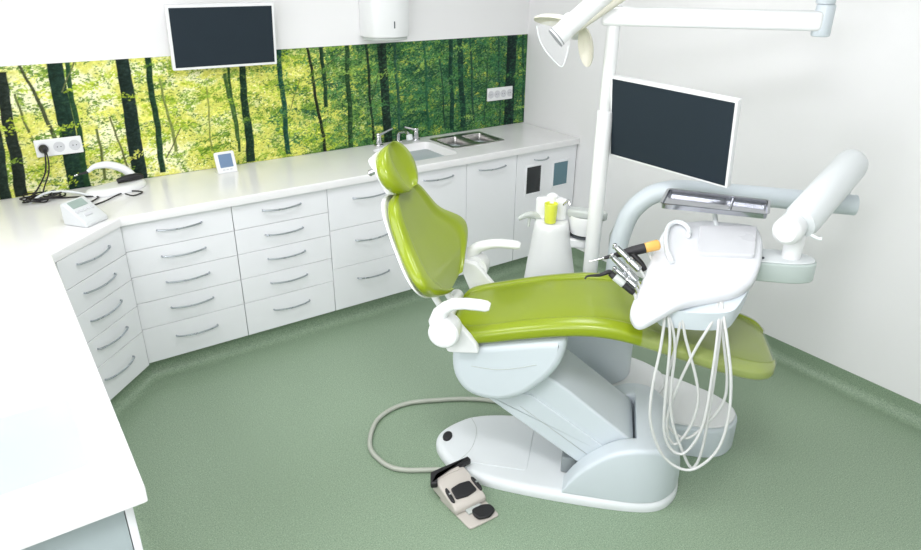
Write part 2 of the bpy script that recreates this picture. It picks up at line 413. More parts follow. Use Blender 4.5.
# ------------------------------------------------------------------ cabinets
YD = -.587      # door plane of the back run
FRM = [None]
def bow_handle(u0, u1, z, parent, mp):
    um = (u0+u1)/2; h = MB()
    P = [(u0, 0), (u0+.004, -.012)]+[(u0+(u1-u0)*t, -.014-.016*sin(pi*t)) for t in (.15, .3, .5, .7, .85)]+[(u1-.004, -.012), (u1, 0)]
    Q = [mp(p[0], p[1], z-.004*sin(pi*(p[0]-u0)/(u1-u0))) for p in P]
    return build('handle', tube(Q, .0045, 8, 4), HANDLE, parent)
def cabinet(label, u0, u1, fronts, mp, depth=.56, handle=True, z0=.104, ztop=.858, cat='cabinet', group='base cabinets under the worktop', name='drawer_cabinet', hz=None, kind='drawer'):
    c = mp((u0+u1)/2, depth/2, 0)
    t = thing(name, label, cat, c, group)
    def pr(a0, a1, b0, b1, c0, c1, r):
        P = rpoly(rect(a0, a1, c0, c1), max(r, .0008), 2)
        return rp(P, b0, b1, r, 2, lambda u, v, h: mp(u, h, v))
    build('body', pr(u0+.0015, u1-.0015, .002, depth, z0+.002, ztop-.001, .001), CARC, t)
    for (a, b, hc) in fronts:
        d = build(kind, pr(u0+.002, u1-.002, -.018, 0, a+.0015, b-.0015, .0015), CAB, t)
        if handle:
            um = (u0+u1)/2; hw = min(.105, (u1-u0)*.36)
            bow_handle(um-hw, um+hw, hc, d, lambda u, o, z: mp(u, o-.018, z))
    return t
five = [(.105, .30, .235), (.30, .443, .385), (.443, .585, .528), (.585, .72, .665), (.72, .858, .80)]
five = [(a, b, b-(b-a)*.40) for a, b, _ in five]
BK = lambda u, o, z: (u, YD+.018+o, z)
cabinet('white five drawer cabinet next to the angled corner cabinet', -2.926, -2.405, five, BK)
cabinet('white five drawer cabinet beside the three drawer cabinet', -2.405, -1.88, five, BK)
three = [(.105, .37, .28), (.37, .607, .52), (.607, .858, .775)]
cabinet('white cabinet with three deep drawers behind the chair backrest', -1.88, -1.36, three, BK)
cabinet('white single door cabinet below the white basin partly behind the chair back', -1.36, -.94, [(.105, .858, .80)], BK, name='base_cabinet', kind='door')
cabinet('white single door cabinet below the steel double sink', -.94, -.54, [(.105, .858, .80)], BK, name='base_cabinet', kind='door')
t = thing('base_cabinet', 'white cabinet with two small dark square windows in its door at the right wall', 'cabinet', (-.27, -.3, 0), 'base cabinets under the worktop')
build('body', box(-.538, -.006, YD+.02, -.01, .106, .857, .001), CARC, t)
d = build('door', rp(rpoly(rect(-.536, -.008, .1065, .8565), .001, 2), YD+.018, YD, .0015, 2, XZ), CAB, t)
for (a, b, g, l) in ((-.452, -.327, GLASS_D, 'black opening'), (-.212, -.083, GLASS_B, 'grey blue glass')):
    z0, z1 = (.572, .755) if a < -.4 else (.588, .75)
    f = MB()
    for q in ((a-.012, a, z0-.012, z1+.012), (b, b+.012, z0-.012, z1+.012), (a, b, z0-.012, z0), (a, b, z1, z1+.012)):
        f.add(rp(rect(*q), YD+.004, YD-.006, .001, 2, XZ))
    w = build('window_frame', f, CAB, d)
    build('pane', rp(rect(a, b, z0, z1), YD+.004, YD-.002, .001, 2, XZ), g, w, label=l)
bow_handle(-.39, -.27, .80, d, lambda u, o, z: (u, YD+o, z))
# angled corner unit
A_ = Vector((-3.240, -.892)); B_ = Vector((-2.936, -.588)); dd = (B_-A_); Lc = dd.length; dd.normalize(); nn = Vector((-dd.y, dd.x))
CO = lambda u, o, z: (A_.x+dd.x*u+nn.x*o, A_.y+dd.y*u+nn.y*o, z)
cabinet('white five drawer cabinet set at an angle in the worktop corner', .002, Lc-.002, five, CO, depth=.22)
# left run, fronts face the room
LF = lambda u, o, z: (-3.215-.018-o+.018, u, z)
for k, (a, b) in enumerate(((-1.46, -.93), (-1.99, -1.46), (-2.52, -1.99))):
    lab = ['white cabinet of the left run nearest the angled corner', 'white middle cabinet of the left run', 'white end cabinet of the left run with pale side panel under the basin'][k]
    cabinet(lab, a, b, [(.105, .858, .80)], lambda u, o, z: (-3.285-o, u, z), name='base_cabinet', kind='door')

# ------------------------------------------------------------------ worktop with basins
outer = [(-.002, -.006), (-.002, -.607), (-2.921, -.607), (-3.21, -.90), (-3.21, -2.55), (XL+.002, -2.55), (XL+.002, -.006)]
outer = [(-.002, -.006), (-.002, -.607), (-2.921, -.607), (-3.235, -.914), (-3.235, -2.552), (XL+.002, -2.552), (XL+.002, -.006)]
holes = dict(basin=rect(-1.36, -.93, -.50, -.12), steel=rect(-.882, -.492, -.372, -.092), left=rect(-3.70, -3.30, -2.40, -1.97))
HR = {k: rpoly(v, .05 if k != 'steel' else .015, 5) for k, v in holes.items()}
def slab(outer, holes, z0, z1, r=.007):
    O1 = ccw(rpoly(outer, .008, 2)); O2 = inset(O1, r)
    rings = [(O1, z0), (O1, z1-r), (inset(O1, r*.3), z1-r*.3), (O2, z1)]
    v = []; f = []; n = len(O1)
    for P, z in rings: v += [(p[0], p[1], z) for p in P]
    for j in range(3):
        for i in range(n): a = j*n+i; b = j*n+(i+1) % n; f.append((a, b, b+n, a+n))
    for zi, base in ((z1, 3*n), (z0, 0)):
        P = O2 if zi == z1 else O1
        loops = [[Vector((p[0], p[1], 0)) for p in P]]+[[Vector((p[0], p[1], 0)) for p in h] for h in holes]
        flat = [q for l in loops for q in l]
        b0 = len(v); v += [(q.x, q.y, zi) for q in flat]
        for t3 in tessellate_polygon(loops): f.append(tuple(b0+i for i in t3))
    for h in holes:
        b0 = len(v); m_ = len(h); v += [(p[0], p[1], z0) for p in h]+[(p[0], p[1], z1) for p in h]
        for i in range(m_): j = (i+1) % m_; f.append((b0+i, b0+j, b0+m_+j, b0+m_+i))
    return v, f
wt = thing('worktop', 'long white l shaped worktop with integrated basins running under the forest mural', 'worktop', (-2, -.3, .86))
build('slab', slab(outer, list(HR.values()), .859, .9), COUNTER, wt, angle=25)
def bowl(P, ztop, depth, rr=.03, taper=.02, rimw=0, m=COUNTER, th=.004):
    P = ccw(P); R = []
    ins = [(-rimw, ztop), (0, ztop)] if rimw else [(0, ztop)]
    ins += [(.004, ztop-.006)]
    ins += [(.004+taper*k/3, ztop-.006-(depth-rr-.006)*k/3) for k in (1, 2, 3)]
    for k in range(1, 6):
        a = pi/2*k/5; ins.append((.004+taper+rr*(1-cos(a)), ztop-depth+rr*(1-sin(a))))
    v = []; n = len(P); f = []
    for d, z in ins: v += [(q[0], q[1], z) for q in inset(P, d)]
    for j in range(len(ins)-1):
        for i in range(n): a = j*n+i; b = j*n+(i+1) % n; f.append((a, b, b+n, a+n))
    f.append(tuple(range((len(ins)-1)*n, len(ins)*n)))
    return v, f
build('basin', bowl(HR['basin'], .8995, .08, .04), COUNTER, wt)
build('basin', bowl(HR['left'], .8995, .11, .05, .03), COUNTER, wt)
# steel double sink: lifts out
sk = thing('steel_sink', 'stainless double bowl sink inset in the worktop below the right socket plate', 'sink', (-.687, -.232, .9))
fl = rpoly(rect(-.895, -.48, -.385, -.08), .02, 4)
b1 = rpoly(rect(-.875, -.705, -.36, -.125), .03, 4); b2 = rpoly(rect(-.672, -.5, -.36, -.125), .03, 4)
build('rim', slab(fl, [b1, b2], .9005, .905, .002), STEEL, sk)
build('bowl', bowl(b1, .9045, .13, .03, .01), STEEL, sk); build('bowl', bowl(b2, .9045, .13, .03, .01), STEEL, sk)
for x in (-.79, -.586): build('drain', cyl((x, -.24, .776), (x, -.24, .779), .022, bev=.001), CHROME, sk)

# tap over the white basin
tp = thing('mixer_tap', 'chrome two lever tap behind the white basin beside the headrest', 'tap', (-1.12, -.06, .9))
for x, s in ((-1.265, 1), (-.985, -1)):
    b = build('pillar', MB().add(cyl((x, -.06, .9), (x, -.06, .912), .03, bev=.004)).add(cyl((x, -.06, .912), (x, -.06, .975), .019, .017)), CHROME, tp)
    build('lever', MB().add(tube([(x, -.06, .972), (x+s*.03, -.066, .982), (x+s*.095, -.075, 1.005)], [.01, .008, .006], 10)).add(cyl((x, -.06, .968), (x, -.06, .985), .02, bev=.005)), CHROME, b)
build('spout', MB().add(cyl((-1.12, -.06, .9), (-1.12, -.06, .92), .028, bev=.004)).add(tube([(-1.12, -.06, .915), (-1.12, -.06, .95), (-1.115, -.075, .975), (-1.10, -.13, .985), (-1.098, -.16, .97)], .012, 12)), CHROME, tp)
build('spout_head', lathe((-1.098, -.163, .975), (0, -.3, -1), [(0, .014), (.004, .02), (.03, .022), (.038, .018)], 20), SATIN, tp)

# ------------------------------------------------------------------ things on the back wall
def socket_plate(x0, x1, z0, z1, n, label):
    t = thing('socket_plate', label, 'power socket', ((x0+x1)/2, 0, z0))
    y = -.0055
    build('plate', rp(rpoly(rect(x0, x1, z0, z1), .006), y, y-.012, .004, 3, XZ), WHITE, t)
    w = (x1-x0)/n
    for k in range(n):
        cx = x0+w*(k+.5); cz = (z0+z1)/2
        s = build('socket', lathe((cx, y-.012, cz), (0, -1, 0), [(0, .026), (.0025, .026), (.0025, .021), (.0008, .020), (.0008, .002)], 24), KEY, t)
        for sx in (-.008, .008): build('pin_hole', cyl((cx+sx, y-.0125, cz), (cx+sx, y-.0140, cz), .0028, bev=.0003, n=10), DARK, s)
    return t
socket_plate(-3.155, -2.945, 1.085, 1.17, 3, 'white three gang socket plate with a black plug on the left of the mural')
socket_plate(-.358, -.132, 1.088, 1.178, 4, 'white four gang socket plate without plugs at the right end of the mural')
pl = thing('power_cable', 'black plug and cable hanging from the left socket plate into a tangle on the worktop', 'cable', (-3.12, -.05, .9))
pxc = -3.155+.035
build('plug', lathe((pxc, -.0205, 1.1275), (0, -1, 0), [(0, .021), (.012, .021), (.022, .015), (.034, .012), (.036, .008)], 20), BLACK, pl)
Pc = [(pxc, -.05, 1.1275), (pxc-.003, -.075, 1.10), (pxc-.02, -.07, 1.02), (pxc-.07, -.06, .94), (pxc-.1, -.08, .908)]
for k in range(26):
    a = k*1.02; r = .07+.03*sin(k*1.7)
    Pc.append((pxc-.07+.12*cos(a)*(r/.08)*.9+.04*sin(k*.9), -.13+.05*sin(a)*(r/.08), .9065+.014*(k % 5)/2))
Pc += [(pxc+.12, -.2, .907), (pxc+.17, -.24, .906), (pxc+.1, -.33, .906), (pxc+.06, -.35, .906), (pxc+.10, -.37, .906), (pxc+.18, -.33, .906), (pxc+.26, -.25, .906), (pxc+.32, -.22, .906), (pxc+.37, -.27, .906), (pxc+.32, -.31, .906), (pxc+.29, -.27, .91)]
build('cord', tube(Pc, .0038, 8, 5), BLACK, pl)
build('cord', tube([(pxc+.004, -.05, 1.1275), (pxc+.006, -.08, 1.09), (pxc-.005, -.075, 1.02), (pxc-.045, -.08, .94), (pxc-.05, -.1, .91), (pxc+.02, -.12, .925)], .0035, 8, 5), BLACK, pl)
# white and grey cable bundle beside it
build('white_cord', tube([(pxc-.12, -.16, .906), (pxc-.05, -.12, .93), (pxc+.02, -.14, .935), (pxc+.09, -.17, .925), (pxc+.14, -.2, .906)], .006, 8, 5), SATIN, pl, label='white cord in the tangle')

# wall monitor
tv = thing('wall_monitor', 'dark switched off monitor with white frame mounted on the wall above the mural', 'monitor', (-2.183, 0, 1.45))
def screen(t, c, R, U, w, h, fr=.014, th=.03, led=False):
    c = Vector(c); R = Vector(R); U = Vector(U); N = R.cross(U)   # N faces the viewer
    mp = lambda u, v, q: tuple(c+R*u+U*v+N*q)
    b = build('housing', rp(rpoly(rect(-w/2, w/2, -h/2, h/2), .006), -th, 0, .004, 3, mp), WHITE, t)
    build('screen', rp(rpoly(rect(-w/2+fr, w/2-fr, -h/2+fr, h/2-fr), .001, 1), -.002, .0012, .0003, 1, mp), SCREEN, t, label='dark glass screen')
    return N, mp
a = radians(12)
N, mp = screen(tv, (-2.183, -.105, 1.619), (1, -.04, 0), (0, -sin(a)*0-.12, .99), .555, .325)
build('wall_bracket', MB().add(box(-2.25, -2.11, -.012, -.0005, 1.56, 1.70, .003)).add(box(-2.21, -2.15, -.08, -.01, 1.60, 1.66, .003)), GREYP, tv)

# towel dispenser
ds = thing('towel_dispenser', 'white curved paper towel dispenser on the wall above the tap', 'dispenser', (-1.24, 0, 1.56))
DX = .045
Pd = [(p[0]+DX, p[1]) for p in crom([(-1.375, -.002), (-1.375, -.09), (-1.35, -.15), (-1.27, -.185), (-1.20, -.185), (-1.12, -.15), (-1.10, -.09), (-1.10, -.002)], 5)]
build('casing', rp(Pd, 1.572, 1.95, .006, 3), WHITE, ds)
build('outlet_tray', rp(inset(ccw([p[:2] for p in Pd]), .012), 1.553, 1.574, .004, 3), GREYP, ds, label='grey underside')
build('lock_slot', rp(rpoly(rect(-1.245+DX, -1.236+DX, 1.625, 1.665), .003), -.183, -.1895, .001, 2, XZ), DARK, ds, label='dark slot')

# ------------------------------------------------------------------ small devices on the worktop
# digital thermometer
t = thing('desk_thermometer', 'small white digital thermometer with blue display standing against the mural', 'thermometer', (-2.25, -.12, .9))
c = Vector((-2.268, -.125, .948)); R = Vector((cos(.05), sin(.05), 0)); U = Vector((-.02, .28, .96)).normalized(); N = R.cross(U)
mp = lambda u, v, q: tuple(c+R*u+U*v+N*q)
build('casing', rp(rpoly(rect(-.056, .056, -.047, .068), .012), -.018, 0, .004, 3, mp), WHITE, t)
build('display', rp(rpoly(rect(-.037, .037, -.02, .054), .003), -.001, .0015, .0005, 2, mp), LCDB, t, label='blue grey display')
for u in (-.02, .0, .02): build('button', rp(rpoly(rect(u-.007, u+.007, -.036, -.029), .002), -.001, .002, .0005, 2, mp), KEY, t)
build('foot', box(-2.325, -2.215, -.145, -.075, .9005, .908, .003), WHITE, t)
# locator box with lcd
t = thing('measuring_device', 'white wedge shaped device with grey display and keys on the worktop corner', 'electronic device', (-3.09, -.62, .9))
c = Vector((-3.062, -.575, .945)); R = Vector((.79, .61, 0)).normalized(); U = Vector((-R.y, R.x, 0))*.82+Vector((0, 0, .57)); N = R.cross(U)
mp = lambda u, v, q: tuple(c+R*u+U*v+N*q)
Rz = lambda u, v, z: (c.x+R.x*u-R.y*v, c.y+R.y*u+R.x*v, z)
prof = [(-.075, .9005), (.055, .9005), (.055, .995), (.04, 1.004), (-.06, .93), (-.075, .92)]
build('casing', rp(rpoly(prof, .008, 3), -.064, .064, .006, 3, lambda u, v, h: Rz(h, u, v)), PALE, t)
def on(u0, u1, v0, v1, hh):   # lies on the sloping face
    def q(u, v, o):
        z = .930+(v+.06)/.10*.074; return Rz(u, v-o*.55, z+o*.83)
    return rp(rpoly(rect(u0, u1, v0, v1), .003), -.001, hh, .0006, 2, q)
build('display', on(-.045, .04, .0, .032, .002), LCD, t, label='grey liquid crystal display')
for k in range(5): build('key', on(-.052+k*.021, -.052+k*.021+.015, -.022, -.011, .003), KEY, t)
build('knob', on(-.03, .01, -.045, -.034, .004), KEY, t)
# curing device with handle
t = thing('polishing_device', 'white domed device with arched white handpiece and black grip in front of the mural', 'dental device', (-2.83, -.12, .9))
Pb = crom([(-3.0, -.17), (-2.9, -.10), (-2.78, -.07), (-2.70, -.10), (-2.72, -.17), (-2.80, -.23), (-2.93, -.24)], 6, True)
build('base', rp(Pb, .9005, .935, .028, 6, r0=.003), WHITE, t)
build('arm', tube([(-2.955, -.085, 1.00), (-2.92, -.09, 1.022), (-2.86, -.10, 1.025), (-2.80, -.11, 1.0), (-2.765, -.12, .965), (-2.76, -.125, .94)], [.009, .014, .019, .021, .022, .022], 16), WHITE, t)
build('grip', tube([(-2.84, -.16, .948), (-2.80, -.155, .955), (-2.735, -.135, .953), (-2.71, -.13, .945)], [.012, .017, .017, .010], 14), BLACK, t, label='black grip')
build('nozzle', tube([(-3.005, -.085, .992), (-2.98, -.085, .995), (-2.95, -.085, 1.0)], [.004, .006, .008], 12), BLACK, t, label='black nozzle')
build('tip', cyl((-3.02, -.085, .988), (-3.003, -.085, .992), .004, .005, .001, 12), CHROME, t)

# ------------------------------------------------------------------ CHAIR
FR[0] = K
ch = thing('dental_chair', 'white and lime green dental treatment chair with headrest and two armrests', 'dental chair', (0, 0, 0))
half = [(-.565, 0), (-.55, .06), (-.50, .13), (-.43, .19), (-.30, .232), (-.1, .252), (.12, .258), (.30, .25), (.40, .22), (.46, .15), (.485, .06)]
out = crom([(x, -y) for x, y in half]+[(x, y) for x, y in half[::-1][:-1]], 4, True)
bp = build('base_plate', rp(out, .0005, .045, .03, 6, r0=.002), SATIN, ch)
build('floor_button', lathe((-.515, .0, .0445), (0, 0, 1), [(0, .034), (.006, .033), (.009, .026)], 24, 1, .62), BLACK, bp, label='black oval button')
build('seam', tube([(-.44, -.165, .0452), (-.40, -.08, .0452), (-.39, .0, .0452), (-.40, .09, .0452), (-.44, .165, .0452)], .0012, 6), GREYP, bp)
build('cover_plate', rp(rpoly(rect(-.385, -.14, -.15, .16), .02), .044, .0475, .0015, 2), SATIN, bp)
# rear fairing: rounded block with two arched cheeks around the lift arm
HT = [(.015, .05), (.03, .085), (.06, .135), (.10, .185), (.15, .232), (.20, .268), (.25, .290), (.30, .298), (.35, .295), (.39, .28), (.43, .245), (.455, .205), (.475, .15), (.486, .06)]
WT = [(.0, .247), (.25, .247), (.33, .238), (.39, .215), (.43, .18), (.46, .135), (.478, .08), (.486, .04)]
def hull(xs, yin, r):
    R = []
    for x in xs:
        h, = spl(HT, x); w, = spl(WT, x); a, b = yin(x, w); rr_ = min(r, (h-.044)*.48, abs(b-a)*.48)
        ring = [(x, p[0], p[1]) for p in rpoly([(a, .044), (b, .044), (b, h), (a, h)], [.001, .001, rr_, rr_], 5)]
        R.append(ring)
    return ring_loft(R)
xs1 = [.015+(.286-.015)*i/16 for i in range(17)]; xs2 = [.284+(.486-.284)*sin(pi/2*i/18) for i in range(19)]
for sgn in (-1, 1):
    build('fairing', hull(xs1, (lambda x, w: (-w, -.152)) if sgn < 0 else (lambda x, w: (.152, w)), .022), UNIT, ch, 40)
build('fairing_block', hull(xs2, lambda x, w: (-w, w), .022), UNIT, ch, 40)
build('stop_block', box(.0, .06, -.13, -.07, .047, .125, .006), BUMP, ch, label='dark grey bumper')
# lift arm
arm = [(-.34, .40), (-.30, .50), (-.12, .545), (.0, .47), (.278, .262), (.278, .09), (.20, .08), (.10, .12)]
build('lift_arm', rp(rpoly(arm, .03, 4), -.148, .148, .012, 4, XZ), UNIT, ch)
arm2 = [(-.33, .40), (-.28, .47), (.12, .20), (.12, .10), (.06, .09)]
la = build('lower_link', rp(rpoly([(-.36,.42),(-.14,.43),(.19,.21),(.19,.11),(.10,.11)], .02, 4), -.156, -.12, .006, 3, XZ), UNIT, ch)
build('seam', tube([(-.18, -.157, .37), (.10, -.157, .18)], .001, 6), GREYP, la)
# seat housing
hp = crom([(-.435, .655), (-.448, .60), (-.44, .52), (-.40, .455), (-.33, .425), (-.24, .428), (-.15, .475), (-.07, .56), (-.03, .63), (-.015, .70), (-.02, .735)], 4)
hp += [(-.18, .70), (-.30, .675), (-.36, .66)]
hs = build('seat_housing', rp(hp, -.225, .225, .03, 5, XZ), UNIT, ch)
build('crease', tube([(-.37, -.2262, .575), (-.28, -.2262, .572), (-.2, -.2262, .588), (-.12, -.2262, .615)], .0015, 6), GREYP, hs)
# rear brackets from housing to backrest pivot
for s in (-1, 1):
    P = [(-.455, .645), (-.335, .655), (-.345, .69), (-.445, .80), (-.50, .81), (-.50, .75)]
    y = s*.245
    build('bracket', rp(rpoly(P, .012, 4), y-.017, y+.017, .005, 3, XZ), WHITE, ch)
# backrest frame
P0 = Vector((-.455, 0, .80)); S_ = Vector((-.48, 0, .877)).normalized(); N_ = Vector((.877, 0, .48)).normalized()
def BH(y, s, n): q = P0+S_*s+N_*n; return (q.x, y, q.z)
SB = Vector((-.4226, 0, .9063)); NB = Vector((.9063, 0, .4226))
def BR(y, s, n): n -= .085; q = P0+SB*s+NB*n; return (q.x, y, q.z)
# cushion
def cushion_ring(hw, zt, th, mapf, n=112, crease=(.70, .80), dish=.016, e=.32):
    R = []
    for k in range(n):
        a = 2*pi*k/n; c_, s_ = cos(a), sin(a)
        y = (abs(c_)**(2*e*.9))*(1 if c_ > 0 else -1)*hw
        z = (abs(s_)**(2*e))*(1 if s_ > 0 else -1)*th/2
        if s_ > 0:
            uu = abs(y)/hw
            z -= dish*(1-sstep(crease[0], crease[1], uu))*min(1, s_*3)
        R.append(mapf(y, zt-th/2+z))
    return R
seatT = [(-.475, .14, .705, .055), (-.455, .19, .722, .075), (-.41, .225, .732, .085), (-.34, .24, .748, .088), (-.19, .243, .788, .092), (-.05, .243, .818, .092), (.07, .243, .832, .09),
         (.20, .243, .822, .088), (.40, .243, .772, .085), (.55, .24, .735, .082), (.64, .232, .718, .08), (.69, .21, .708, .072), (.715, .18, .70, .06), (.728, .14, .69, .04)]
R = []
for i in range(60):
    x = -.475+(.728+.475)*(.5-.5*cos(pi*i/59)); hw, zt, th = spl(seatT, x)
    R.append(cushion_ring(hw, zt, th, lambda y, z, x=x: (x, y, z), crease=(.72, .80)))
seat = build('seat_cushion', ring_loft(R), VINYL, ch, 60, label='lime green seat cushion')
R = []
for i in range(30):
    x = .245+(.732-.245)*(i/29)**.9; hw, zt, th = spl(seatT, min(x, .728)); e_ = .003
    if i == 29: hw *= .93; th *= .8
    R.append(cushion_ring(hw+e_, zt+e_, th+2*e_, lambda y, z, x=x: (x, y, z), crease=(.72, .84), dish=.012))
rl = ring_loft(R); rl = (rl[0], rl[1][:-2]+[rl[1][-1]])
build('foot_cover', rl, FILM, seat, 60, label='clear plastic cover over the foot end')
bt = [(.028, .10, .03), (.038, .145, .048), (.06, .205, .064), (.09, .272, .076), (.125, .325, .08), (.16, .348, .08), (.195, .338, .08), (.23, .305, .08), (.27, .262, .08), (.31, .232, .078), (.36, .206, .076), (.40, .182, .07), (.43, .152, .062), (.447, .125, .05), (.455, .09, .03)]
R = []
for i in range(52):
    s = .028+.427*(.5-.5*cos(pi*i/51)); hw, th = spl(bt, s)
    R.append(cushion_ring(hw, .055, th, lambda y, z, s=s: BR(y+.008, s, z+.4*y*y-.01+.034*sstep(.32, .08, s)), crease=(.66, .80), dish=.014))
back = build('backrest', ring_loft(R), VINYL, ch, 60, label='lime green winged backrest cushion')
R = []
for i in range(40):
    s = .026+.43*(.5-.5*cos(pi*i/39)); hw, th = spl(bt, min(max(s, .028), .455)); hw = hw-.018
    R.append(cushion_ring(hw, -.005, .024, lambda y, z, s=s: BR(y+.008, s, z+.4*y*y-.014+.034*sstep(.32, .08, s)), dish=0))
sh = build('backrest_shell', ring_loft(R), WHITE, ch, 60, label='white shell behind the cushion')
build('hinge', MB().add(cyl((-.50, -.12, .70), (-.50, .12, .70), .028)).add(tube([(-.50, -.08, .70), BR(-.08, .12, -.02)], .014)).add(tube([(-.50, .04, .70), BR(.04, .12, -.02)], .014)), WHITE, ch)
# headrest
hd = build('headrest_shell', ring_loft([cushion_ring(hw, -.022, th, lambda y, z, s=s: BH(y, s, z+.6*y*y), dish=0) for s, hw, th in [(.462+.165*(.5-.5*cos(pi*i/19)), .02+.11*sin(pi*(.06+.88*i/19))**.5, .008+.022*sin(pi*(.03+.94*i/19))**.6) for i in range(20)]]), WHITE, ch, 60, label='white headrest shell')
R = []
for i in range(36):
    t_ = i/35; s = .445+.185*(.5-.5*cos(pi*t_)); k = (s-.445)/.185; q = max(.02, 1-(2*k-1)**2)**.5
    R.append(cushion_ring(.035+.118*q, .042, .015+.075*q**.8, lambda y, z, s=s, k=k: BH(y, s, z+.8*y*y-.012-.03*(1-(2*k-1)**2)*math.exp(-((y)/.05)**2)*(.6 if z > 0 else 0)), crease=(.30, .62), dish=.018, e=.42))
build('headrest_cushion', ring_loft(R), VINYL, hd, 60, label='lime green headrest pad')
for y in (-.035, .035): build('headrest_rod', tube([BR(y, .40, .0), BH(y, .53, -.02)], .006, 10), CHROME, ch, label='steel rod')
build('headrest_knob', cyl(BH(-.04, .57, -.06), BH(-.04, .57, -.095), .012), CHROME, hd, label='metal knob')
build('headrest_carrier', rp(rpoly([(-.05, .46), (.05, .46), (.05, .62), (-.05, .62)], .02), -.075, -.03, .01, 3, lambda u, v, h: BH(u, v, h)), WHITE, hd)
# armrests
for s in (-1, 1):
    y = s*.30
    ar = build('armrest', ring_loft([[ (x+dx+(-.02 if s < 0 else .01)*sstep(-.47, -.40, x), y+dy, z+dz) for dx, dy, dz in [(-sin(an)*hh*sin(2*pi*k/24), cos(2*pi*k/24)*ww, cos(an)*hh*sin(2*pi*k/24)) for k in range(24)]]
        for x, z, an, hh, ww in [(-.488, .755, 1.3, .02, .02), (-.49, .785, 1.2, .03, .026), (-.475, .825, .9, .03, .03), (-.445, .855, .55, .024, .031), (-.405, .872, .25, .020, .031), (-.36, .879, .05, .0185, .031), (-.31, .879, -.05, .018, .031), (-.285, .877, -.1, .017, .030), (-.272, .876, -.1, .011, .022)]]), WHITE, ch, 60)
    build('pivot_boss', lathe((-.455, s*.262, .762), (0, s, 0), [(0, .055), (.05, .058), (.07, .057), (.078, .05), (.08, .04)], 32), WHITE, ar)

# ------------------------------------------------------------------ cuspidor unit with pole and arms
un = thing('cuspidor_unit', 'white cuspidor unit with column and bowl standing behind the green chair seat', 'dental unit', (.1, .45, 0))
boxp = rpoly([(.30, .16), (.62, .155), (.70, .19), (.755, .28), (.75, .36), (.68, .45), (.50, .56), (.05, .70), (-.10, .55), (.1, .3)], .06, 5)
build('floor_box', rp(boxp, .0005, .15, .02, 4, r0=.003), UNIT, un)
build('floor_box_lid', rp(inset(ccw(boxp), .012), .150, .158, .006, 3), WHITE, un)
dp = crom([(.0, .42), (.12, .31), (.28, .295), (.40, .37), (.44, .48), (.40, .58), (.27, .66), (.05, .70), (-.08, .58)], 6, True)
build('disc', rp(dp, .158, .185, .012, 4, r0=.003), WHITE, un)
bd = crom([(-.22, .48), (-.12, .39), (.05, .36), (.17, .365), (.25, .43), (.275, .53), (.22, .64), (.06, .70), (-.13, .69), (-.23, .60)], 6, True)
build('lower_body', rp(bd, .185, .56, .05, 5, r0=.004), UNIT, un)
def ell(cx, cy, a, b, n=36): return [(cx+a*cos(2*pi*k/n), cy+b*sin(2*pi*k/n)) for k in range(n)]
R = []
for z, a, b, cx in ((.50, .135, .12, -.145), (.60, .122, .11, -.147), (.68, .11, .10, -.15), (.78, .095, .09, -.152), (.86, .083, .08, -.154), (.885, .08, .078, -.154), (.895, .072, .07, -.154)):
    R.append([(p[0], p[1], z) for p in ell(cx, .6, a, b)])
build('column', ring_loft(R), WHITE, un, 50)
build('cup_filler', MB().add(rp(crom([(-.235, .62), (-.19, .655), (-.13, .655), (-.09, .62), (-.12, .60), (-.2, .60)], 5, True), .893, 1.0, .015, 4)).add(lathe((-.160, .62, 1.0), (0, 0, 1), [(-.02, .03), (.01, .026), (.02, .012)], 20)), WHITE, un)
build('filler_spout', tube([(-.11, .61, .97), (-.085, .59, 1.0), (-.075, .57, .985)], .006, 10), CHROME, un)
# suction holder left, instrument rest right, bowl
build('suction_arm', MB().add(tube([(-.21, .62, .90), (-.26, .60, .915), (-.31, .585, .895)], [.018, .016, .010], 14)).add(tube([(-.26, .60, .90), (-.262, .59, .86)], .007, 10)), GREYP, un)
build('holder_arm', rp(rpoly([(-.09, .60), (.0, .58), (.085, .575), (.10, .60), (.08, .635), (-.08, .66)], .02, 4), .915, .955, .012, 4), GREYP, un)
build('bowl', lathe((.0, .64, .83), (0, 0, 1), [(0, .05), (.008, .070), (.03, .076), (.09, .082), (.097, .080), (.09, .074), (.03, .06), (.02, .01)], 32), WHITE, un)
build('bowl_base', lathe((.0, .64, .817), (0, 0, 1), [(0, .05), (.003, .068), (.012, .068), (.013, .05)], 28), DARK, un)
build('bowl_support', rp(rpoly([(-.12, .58), (.01, .59), (.03, .64), (.01, .69), (-.12, .66)], .02), .77, .817, .01, 3), WHITE, un)
wedge = rpoly([(.115, .84), (.15, .93), (.19, .955), (.185, .90), (.15, .81), (.115, .79)], .008, 3)
build('holster', rp(wedge, .56, .64, .006, 3, XZ), GREYP, un)
build('pole', MB().add(cyl((.042, .5, .52), (.042, .5, 1.43), .033)).add(cyl((.042, .5, 1.42), (.042, .5, 1.84), .027)), WHITE, un)
build('support_arm', MB().add(tube([(.15, .50, .50), (.155, .50, .80), (.165, .50, .90), (.195, .50, 1.0), (.26, .50, 1.075), (.34, .50, 1.108), (.44, .50, 1.115), (.75, .50, 1.108), (1.07, .50, 1.10)], .042, 22, 5)).add(cyl((1.065, .5, 1.10), (1.078, .5, 1.10), .0425, bev=.006)), UNIT, un)
build('pole_arm', MB().add(rp(rpoly(rect(-.01, .80, 1.765, 1.835), .02), .465, .535, .012, 3, XZ)), WHITE, un)
build('arm_joint', MB().add(cyl((.805, .5, 1.745), (.805, .5, 1.86), .034, bev=.008)).add(cyl((.80, .5, 1.86), (.80, .5, 1.885), .034)).add(lathe((.80, .5, 1.885), (0, 0, 1), [(0, .05), (.012, .06), (.05, .06), (.06, .05)], 32)), UNIT, un)
